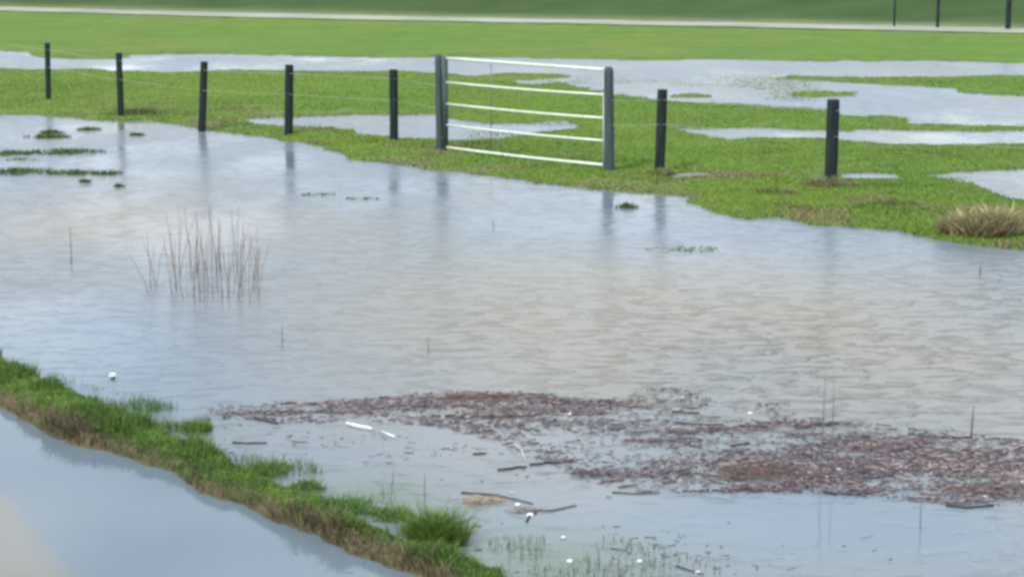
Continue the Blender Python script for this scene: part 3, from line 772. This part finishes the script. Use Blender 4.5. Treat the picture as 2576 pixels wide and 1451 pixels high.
def stick(name, pts_px, r, mat, label, cat, z=0.004, seg=7, taper=.7, group=None, zs=None):
    P3 = [at(a, b, 0) for a, b in pts_px]
    o0 = Vector((float(P3[0][0]), float(P3[0][1]), 0))
    pts = [Vector((float(p[0]), float(p[1]), z if zs is None else zs[i])) - o0 for i, p in enumerate(P3)]
    o = tube(name, pts, r, mat, seg, None, taper); o.location = o0
    return tag(o, label, cat, group)
stick('plastic_strip', [(872, 1070), (900, 1077), (930, 1082), (960, 1093), (992, 1104)], .0085, M_white, 'bright white narrow strip floating below the left part of the litter', 'plastic strip', z=.016)
stick('bent_twig', [(1276, 1124), (1295, 1130), (1312, 1142), (1322, 1160)], .0045, M_pale, 'pale curved twig above the two dark floating sticks', 'twig', zs=(.004, .03, .03, .004))
DK = 'dark sticks floating in the flood'
dark = [([(585, 1114), (620, 1116), (672, 1115)], .0065, 'straight dark stick floating alone left of the white strip'),
        ([(735, 1113), (775, 1113)], .003, 'short thin dark twig just right of the straight lone stick'),
        ([(1332, 1170), (1360, 1168), (1392, 1163)], .009, 'short thick black stick right under the pale curved twig'),
        ([(1252, 1183), (1285, 1180), (1300, 1176), (1325, 1176)], .008, 'knobbly black stick left of the short thick black one'),
        ([(1190, 1143), (1222, 1141)], .006, 'small dark stick left of the pale curved twig'),
        ([(640, 1054), (670, 1060), (700, 1067)], .008, 'dark stick on the lower edge of the litter near its left end'),
        ([(955, 1001), (985, 1003), (1010, 1002)], .008, 'blunt dark stick at the upper edge of the litter, left of the brown plank'),
        ([(2000, 1073), (2060, 1072), (2110, 1066)], .009, 'long black stick across the top of the right half raft'),
        ([(1860, 1070), (1905, 1076), (1950, 1070)], .006, 'dark stick left of the long black one in the raft'),
        ([(2285, 1094), (2340, 1100), (2400, 1102), (2445, 1101)], .008, 'long dark stick beneath the stalk at the right end'),
        ([(2245, 1134), (2290, 1129), (2345, 1127)], .008, 'dark brown stick in the raft below the long right stick'),
        ([(1610, 1112), (1660, 1110), (1700, 1108)], .004, 'thin dark twig lying level near the centre of the raft'),
        ([(1690, 1036), (1760, 1040)], .006, 'dark stick in the upper middle of the raft'),
        ([(1700, 1064), (1770, 1070), (1820, 1068)], .006, 'slim dark stick in the middle of the raft'),
        ([(1360, 1014), (1430, 1010), (1540, 1010)], .005, 'dark stick right of the brown plank at the upper edge'),
        ([(1120, 1046), (1200, 1049), (1260, 1050)], .006, 'dark stick on the lower edge of the raft below the brown plank'),
        ([(1300, 1048), (1340, 1046), (1365, 1040)], .006, 'dark curved twig at the lower edge, right of its neighbour stick'),
        ([(1540, 1239), (1600, 1243), (1660, 1241)], .004, 'thin dark stick on the bottom edge of the raft at its middle'),
        ([(1790, 1234), (1850, 1236), (1900, 1233)], .005, 'thin dark stick on the bottom edge under the red brown heap'),
        ([(2070, 1240), (2130, 1244), (2190, 1243)], .006, 'dark stick on the bottom edge right of the red brown heap'),
        ([(2380, 1272), (2430, 1278), (2500, 1272)], .008, 'dark stick at the bottom right corner of the raft'),
        ([(1700, 1425), (1740, 1437), (1770, 1446)], .004, 'dark thin twig floating at the bottom edge'),
        ([(1340, 1285), (1390, 1285), (1450, 1272)], .0045, 'dark curved twig right of the yellow straw heap'),
        ([(1325, 1313), (1332, 1298), (1350, 1290)], .006, 'dark hooked twig beside the white leaf'),
        ([(1160, 1240), (1250, 1246), (1340, 1268)], .005, 'brown bent stem lying over the straw heap'),
        ([(1440, 1190), (1490, 1194), (1560, 1196)], .005, 'dark stick leading into the lower left tip of the raft')]
for pts, r, lb in dark:
    stick('driftwood_stick', pts, r, M_twig, lb, 'stick', z=.005, group=DK)
# brown plank
X, Y = [float(v) for v in at(1205, 1000)]
bm = bmesh.new()
for i in range(9):
    t = i / 8; xx = -.21 + .42 * t; wd = .035 * (1 - .55 * t) + .006 * math.sin(i * 2.1); zz = .020 + .006 * math.sin(i * 1.3)
    for (yy_, z_) in ((-wd, -.004), (-wd, zz * .8), (0, zz * 1.2), (wd, zz * .7), (wd, -.004)):
        bm.verts.new((xx, yy_ + .01 * math.sin(i), z_))
bm.verts.ensure_lookup_table()
for i in range(8):
    for k in range(5):
        bm.faces.new([bm.verts[i * 5 + k], bm.verts[i * 5 + (k + 1) % 5], bm.verts[(i + 1) * 5 + (k + 1) % 5], bm.verts[(i + 1) * 5 + k]])
bm.faces.new([bm.verts[k] for k in range(5)][::-1]); bm.faces.new([bm.verts[40 + k] for k in range(5)])
bmesh.ops.recalc_face_normals(bm, faces=bm.faces)
me = bpy.data.meshes.new('wood_slab'); bm.to_mesh(me); bm.free(); me.materials.append(M_brown)
o = bpy.data.objects.new('wood_slab', me); C.objects.link(o); o.location = (X, Y, 0)
tag(o, 'red brown rotten wood slab at the upper edge of the litter raft', 'wood slab')

# straw heap by the big clump
def heap(px_, py_, rx, n, pal, name, label, cat, zmax=.02):
    X0, Y0 = [float(v) for v in at(px_, py_)]
    X = rng.normal(0, rx, n); Y = rng.normal(0, rx * .6, n)
    L_ = rng.uniform(.02, .08, n); w = rng.uniform(.002, .005, n)
    V, Fc = boxes(X, Y, L_, w, rng.normal(0, .6, n), rng.normal(0, .15, n), rng.uniform(0, zmax, n), rng.uniform(.001, .003, n))
    o = mesh_np(name, V, Fc, M_litter, cols=np.repeat(pick(pal, n), 8, 0)); o.location = (X0, Y0, 0)
    return tag(o, label, cat, kind='stuff')
heap(1215, 1262, .065, 150, np.array([[.42, .33, .20], [.34, .22, .14], [.25, .16, .11], [.45, .40, .28]]), 'straw_heap', 'yellow and orange straw heap beside the largest green clump', 'straw heap')
heap(1320, 1285, .05, 50, np.array([[.22, .19, .17], [.15, .13, .13], [.35, .30, .28]]), 'straw_heap', 'grey brown wisp of straw leading from the yellow heap to the white leaf', 'straw heap', .008)
heap(1900, 1192, .11, 520, RED, 'litter_heap', 'red brown heap of rotting litter on the lower edge of the raft', 'litter heap', .022)
heap(2500, 1235, .13, 420, np.concatenate([LIT, RED, PALE]), 'litter_heap', 'pinkish heap of litter at the right edge of the raft', 'litter heap', .02)

# floats, white scraps
def pebble(px_, py_, r, mat, name, label, cat, group=None, flat=.6, z=0.004, st=1.4):
    X, Y = [float(v) for v in at(px_, py_)]
    bm = bmesh.new(); bmesh.ops.create_icosphere(bm, subdivisions=2, radius=r)
    for v in bm.verts:
        v.co.x *= st; v.co.z *= flat
        v.co *= 1 + .18 * math.sin(v.co.x * 90 + px_) * math.cos(v.co.y * 80)
    for f in bm.faces: f.smooth = True
    me = bpy.data.meshes.new(name); bm.to_mesh(me); bm.free(); me.materials.append(mat)
    o = bpy.data.objects.new(name, me); C.objects.link(o); o.location = (X, Y, z)
    return tag(o, label, cat, group)
M_dark = mat_plain('dark_wet_plastic', (.04, .045, .05), .4)
bt = empty('floating_bottle', (float(at(284, 952)[0]), float(at(284, 952)[1]), 0.012)); tag(bt, 'small white float with a dark underside, alone near the left verge', 'float')
bm = bmesh.new(); bmesh.ops.create_uvsphere(bm, u_segments=14, v_segments=9, radius=.018)
for v in bm.verts: v.co.x *= 1.35; v.co.z = v.co.z * .8 + .012
for f in bm.faces: f.smooth = True
me = bpy.data.meshes.new('cap'); bm.to_mesh(me); bm.free(); me.materials.append(M_white)
q = bpy.data.objects.new('shell', me); C.objects.link(q); q.parent = bt
q = tube('collar', [(-.004, -.012, -.012), (.012, -.020, -.010)], .016, M_dark, 10, bt)
bt.name = 'float'
SC = 'white scraps floating in the litter'
scr = [(1436, 1042, .011, 'brightest white scrap near the upper middle of the raft'), (1888, 1040, .010, 'white scrap in the open gap of the raft'), (1718, 1000, .010, 'pale scrap at the upper tip of the raft'),
       (1608, 1125, .007, 'small pale scrap in the centre of the raft'), (2110, 1182, .013, 'oblong pale scrap right of the red brown heap'), (2268, 1175, .009, 'round white scrap in the right part of the raft'),
       (1925, 1170, .008, 'small pinkish white scrap on the red brown heap'), (2570, 1213, .010, 'white scrap at the right picture edge'), (1418, 1352, .009, 'white scrap in greenish water above the bottom edge'),
       (1434, 1412, .011, 'white scrap above the two stubby stalks'), (1608, 1412, .010, 'white scrap right of the stubby stalks'), (1756, 1440, .009, 'white scrap beside the thin twig at the bottom edge'),
       (1335, 1296, .014, 'white leaf at the end of the hooked twig'), (1303, 1270, .010, 'white scrap at the end of the straw heap'), (1287, 1240, .009, 'pale scrap above the straw heap'), (2480, 1250, .012, 'pale pink scrap in the heap at lower right')]
for x, y, r, lb in scr:
    pebble(x, y, r, M_white if 'white' in lb else M_pale, 'white_scrap', lb, 'scrap', SC)
# longer broken reeds: separate pieces, the largest ones of the raft
seg_mesh = []
for k in range(6):
    o = tube('reed_piece', [(-.5, 0, 0), (-.15, random.uniform(-.03, .03), .0), (.2, random.uniform(-.03, .03), 0), (.5, 0, 0)], .035 + .008 * k, [M_reed, M_twig, M_brown][k % 3], 6, None, .8)
    seg_mesh.append(o.data); bpy.data.objects.remove(o)
cnt = 0
while cnt < 170:
    x, y = random.uniform(560, 2570), random.uniform(985, 1270)
    if not bool(in_poly_px(np.array([x]), np.array([y]), RAFT)[0]) or random.random() > float(density(np.array([x]), np.array([y]))[0]): continue
    X, Y = [float(v) for v in at(x, y)]
    o = bpy.data.objects.new('reed_piece', random.choice(seg_mesh)); C.objects.link(o)
    Ls = random.uniform(.06, .15)
    o.location = (X, Y, .006); o.rotation_euler = (0, random.gauss(0, .02), random.gauss(0, .45)); o.scale = (Ls, Ls * .55, Ls * .55)
    region = 'left' if x < 1290 else ('middle' if x < 1930 else 'right')
    tag(o, 'broken brown reed stem lying in the %s third of the floating litter' % region, 'reed piece', 'broken reed stems in the %s third of the litter' % region)
    cnt += 1
